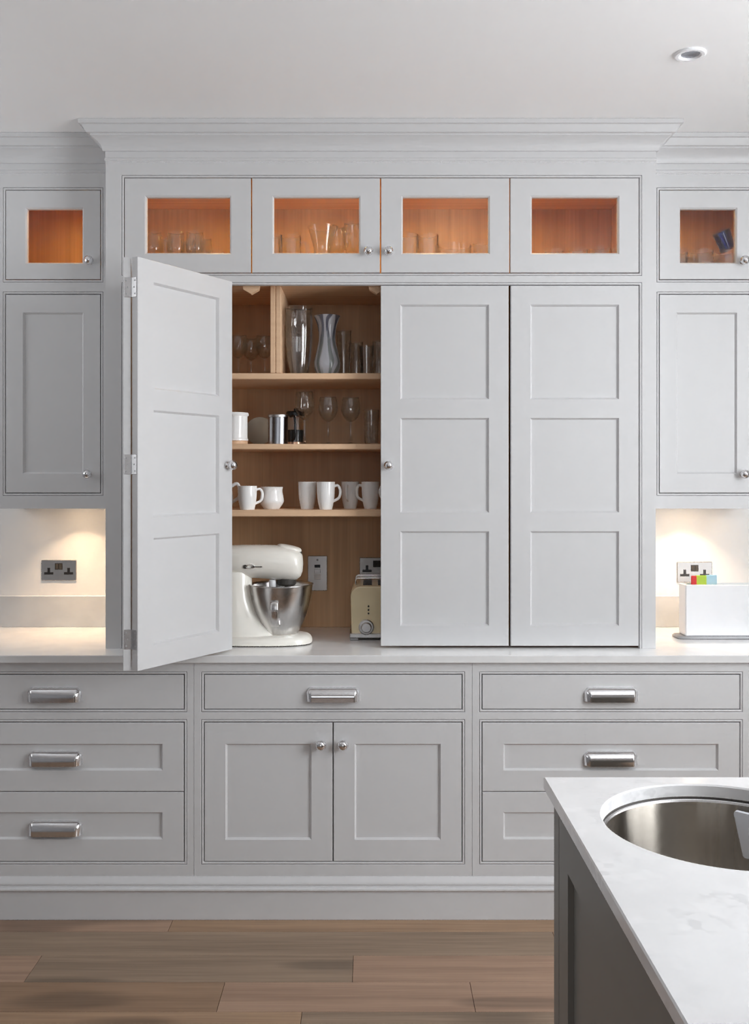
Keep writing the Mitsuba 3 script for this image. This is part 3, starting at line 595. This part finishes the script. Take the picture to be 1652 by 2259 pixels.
scene[v1] = mikit.ply(move(cut_lathe([(0, 0), *[tuple(p) for p in vp], *[(r - .004, z + .002) for r, z in vp[::-1]], (0, .012)], 96, .014, 14), (-.2755, 3.740, Z1)), 'glass', smooth=40)
v2 = thing('vase', 'striped blue and white flared glass vase with a dark green foot on the top shelf', 'vase')
vp = curve([(.040, .006), (.0485, .030), (.0500, .055), (.0430, .090), (.0335, .135), (.0325, .160), (.0370, .195), (.0460, .222), (.0510, .234)], 6)
n = 64; a = np.arange(n + 1) * 2 * math.pi / n; cx, cy = -.1695, 3.785
vv = np.vstack([np.stack([cx + r * np.cos(a), cy + r * np.sin(a), np.full(n + 1, Z1 + z)], 1) for r, z in vp])
uvs = np.vstack([np.stack([a / (2 * math.pi), np.full(n + 1, i / len(vp))], 1) for i in range(len(vp))])
ff = np.array([(k * (n + 1) + i, k * (n + 1) + i + 1, (k + 1) * (n + 1) + i + 1, (k + 1) * (n + 1) + i) for k in range(len(vp) - 1) for i in range(n)])
put('body', (vv, ff), 'striped_glass', v2, True, uv=uvs)
put('foot', move(lathe([(0, 0), (.036, 0), (.040, .004), (.0415, .0085), (.03, .014), (0, .016)], 48), (cx, cy, Z1)), 'green_glass', v2)
glass(shared(tumbler_profile(.190, .030, .024), 'glass'), -.1075, 3.860, Z1, 'tall clear glass tumbler right behind the striped vase', 'tumbler', 'tumbler')
glass(HIGHBALL, -.0580, 3.905, Z1, 'clear highball glass set back between two tumblers on the top shelf', 'tumbler', 'tumbler')
glass(TUMBLER, -.0170, 3.850, Z1, 'clear straight tumbler near the closed door on the top shelf', 'tumbler', 'tumbler')
glass(HIGHBALL, .0330, 3.880, Z1, 'clear glass half hidden by the closed door on the top shelf', 'tumbler', 'tumbler')
tr = thing('tray', 'thin pale wooden tray leaning on the divider beside the cut glass vase', 'tray')
scene[tr] = mikit.ply(hull([(x, y, z) for y in (3.81, 3.98) for x, z in ((-.3365, Z1 + .20), (-.3315, Z1 + .202), (-.2965, Z1 + .004), (-.3000, Z1 + .0005))]), 'oak_flat', smooth=False)

# glassware behind the lit glazed doors
Z0 = 2.2952
JAR = shared(tumbler_profile(.172, .040, .036, .02, .0042), 'glass'); STEIN = shared(tumbler_profile(.160, .037, .039, .02, .004), 'glass')
FLARE = shared([(0, 0), (.036, 0), (.037, .004), (.012, .016), (.012, .024), *[tuple(p) for p in curve([(.012, .024), (.030, .055), (.036, .12), (.056, .195)], 6)], *[(p[0] - .002, p[1]) for p in curve([(.012, .030), (.030, .057), (.036, .12), (.056, .195)], 6)[::-1]], (0, .030)], 'glass')
BOWL = mikit.ply(cut_lathe([(0, 0), (.040, 0), *[tuple(p) for p in curve([(.040, .002), (.055, .03), (.062, .08), (.065, .135)], 8)], *[(p[0] - .003, p[1]) for p in curve([(.040, .008), (.055, .032), (.062, .08), (.065, .135)], 8)[::-1]], (0, .008)], 96, .03, 14), 'glass', smooth=40)
def fluted(prof, k=9, amp=.035):
    return mikit.ply(cut_lathe(prof, 72, amp, k), 'glass', smooth=40)
def tall_tumbler(h, rt, rb):
    z = np.linspace(.0, h, 12)
    return [(0, 0), *[(rb + (rt - rb) * q / h, q) for q in z], *[(rb + (rt - rb) * q / h - .0038, max(q, .018)) for q in z[::-1]], (0, .018)]
SHORT = fluted(tall_tumbler(.102, .034, .029)); COUPE = shared(wine_profile(.172, .034, .030, .060, .030), 'glass')
NARROW = fluted(tall_tumbler(.165, .0235, .021), 8)
for x, y, p, text in ((-.812, 3.640, COUPE, 'stemmed glass, leftmost behind the glazed door above the open leaf'), (-.775, 3.705, NARROW, 'narrow fluted glass, second from the left above the open leaf'),
                      (-.728, 3.645, COUPE, 'stemmed glass, third from the left behind the glazed door above the open leaf'), (-.700, 3.735, NARROW, 'narrow fluted glass behind two stemmed glasses above the open leaf'),
                      (-.655, 3.640, COUPE, 'stemmed glass in the middle behind the glazed door above the open leaf'), (-.640, 3.730, COUPE, 'stemmed glass set back in the middle above the open leaf')):
    glass(p, x, y, Z0, text, 'drinking_glass', 'glass')
glass(SHORT, -.583, 3.650, Z0, 'short fluted tumbler right of the stemmed glasses above the open leaf', 'tumbler', 'tumbler')
glass(SHORT, -.520, 3.690, Z0, 'short fluted tumbler, rightmost behind the glazed door above the open leaf', 'tumbler', 'tumbler', None, None, .95)
glass(STEIN, -.3680, 3.640, Z0, 'clear glass at the left edge behind the second glazed door', 'tumbler', 'tumbler')
st = thing('glass_tankard', 'clear glass tankard with a handle behind the second glazed door from the left', 'tankard')
put_shared('body', JAR, T().translate([-.3050, 3.700, Z0]), st)
put('handle', move(tube(curve([(.038, 0, .150), (.060, 0, .150), (.066, 0, .110), (.058, 0, .06), (.036, 0, .045)], 6), .005, 10, 1.2, (0, 1, 0)), (-.3050, 3.700, Z0)), 'glass', st, 60)
glass(FLARE, -.1800, 3.655, Z0, 'large flared glass with thick rings behind the second glazed door', 'flared_glass', 'glass')
glass(shared(wine_profile(.225, .034, .028, .095), 'glass'), -.1320, 3.770, Z0, 'tall stemmed glass right of the flared glass behind the second glazed door', 'stemmed_glass', 'glass')
glass(shared(wine_profile(.212, .036, .030, .085), 'glass'), -.0700, 3.660, Z0, 'tall stemmed glass nearest the knob behind the second glazed door', 'stemmed_glass', 'glass')
glass(JAR, .140, 3.660, Z0, 'straight clear glass at the left behind the third glazed door', 'tumbler', 'tumbler', None, None, .96)
glass(JAR, .215, 3.670, Z0, 'clear beaker right beside the first glass behind the third glazed door', 'tumbler', 'tumbler', None, None, .97)
glass(BOWL, .3150, 3.700, Z0, 'cut glass bowl behind the third glazed door', 'glass_bowl', 'bowl')
glass(shared(tumbler_profile(.142, .040, .034), 'glass'), .4240, 3.680, Z0, 'wide clear tumbler right of the cut glass bowl', 'tumbler', 'tumbler')
for x, y, s, w in ((.690, 3.680, 1.10, 'leftmost'), (.775, 3.650, 1.08, 'second from the left'), (.860, 3.670, 1.18, 'third from the left'), (.938, 3.645, 1.12, 'rightmost')):
    glass(SHORT, x, y, Z0, f'low clear glass, {w} of four rims behind the fourth glazed door', 'tumbler', 'tumbler', 'low glasses behind the fourth glazed door', None, s)
ZU = 2.2852
for x, y, s, w in ((1.178, 3.775, 1.35, 'front left'), (1.228, 3.872, 1.30, 'back left'), (1.274, 3.770, 1.38, 'front middle'), (1.330, 3.868, 1.30, 'back middle'), (1.3735, 3.772, 1.36, 'front right')):
    glass(SHORT, x, y, ZU, f'small fluted glass, {w}, in the lit right wall cabinet', 'tumbler', 'tumbler', 'small glasses in the right wall cabinet', None, s)
glass(BOWL, 1.275, 3.995, ZU, 'large clear bowl standing at the back of the right wall cabinet', 'glass_bowl', 'bowl', None, None, 1.12)
glass(mikit.ply(lathe(tumbler_profile(.080, .035, .029), 44), 'blue_glass', smooth=35), 1.3900, 3.795, ZU + .1490, 'tilted blue glass tumbler on top of the small clear glasses', 'tumbler', 'tumbler', None, ([0, 1, 0], -22))

# ------------------------------------------------------------------ chopping boards in their case
cs = thing('board_case', 'white upright board case on a grey base on the worktop below the right socket', 'board case')
cx0, cx1, cy0, cy1 = 1.2140, 1.5500, 3.768, 3.851
body = mani(box(cx0, cx1, cy0, cy1, .9395, 1.1390, .004)) - mani(box(cx0 + .006, cx1 - .006, cy0 + .006, cy1 - .006, .96, 1.20, .001))
put('body', unmani(body), 'white_plastic', cs, 25)
put('base', oval_loft([(z, (cx0 + cx1) / 2, (cy0 + cy1) / 2, (cx1 - cx0) / 2 + s, (cy1 - cy0) / 2 + s * .35) for z, s in ((.9292, .026), (.9310, .030), (.9345, .030), (.9365, .027), (.9400, .024))], 'z', 72, 7), 'grey_plastic', cs, 40)
for i, (c, a, b, col) in enumerate((('red', 1.2410, 1.2620, 'red_plastic'), ('green', 1.2620, 1.3060, 'green_plastic'), ('light blue', 1.3080, 1.3520, 'blue_plastic'))):
    y = 3.7815 + .0165 * i
    q = thing('chopping_board', f'{c} chopping board in the white case, its tab showing above the edge', 'chopping board')
    put('board', box(cx0 + .010, cx1 - .010, y, y + .006, .9612, 1.131, .002), col, q)
    put('tab', box(a, b, y, y + .006, 1.1315, 1.1720, .002), col, q)
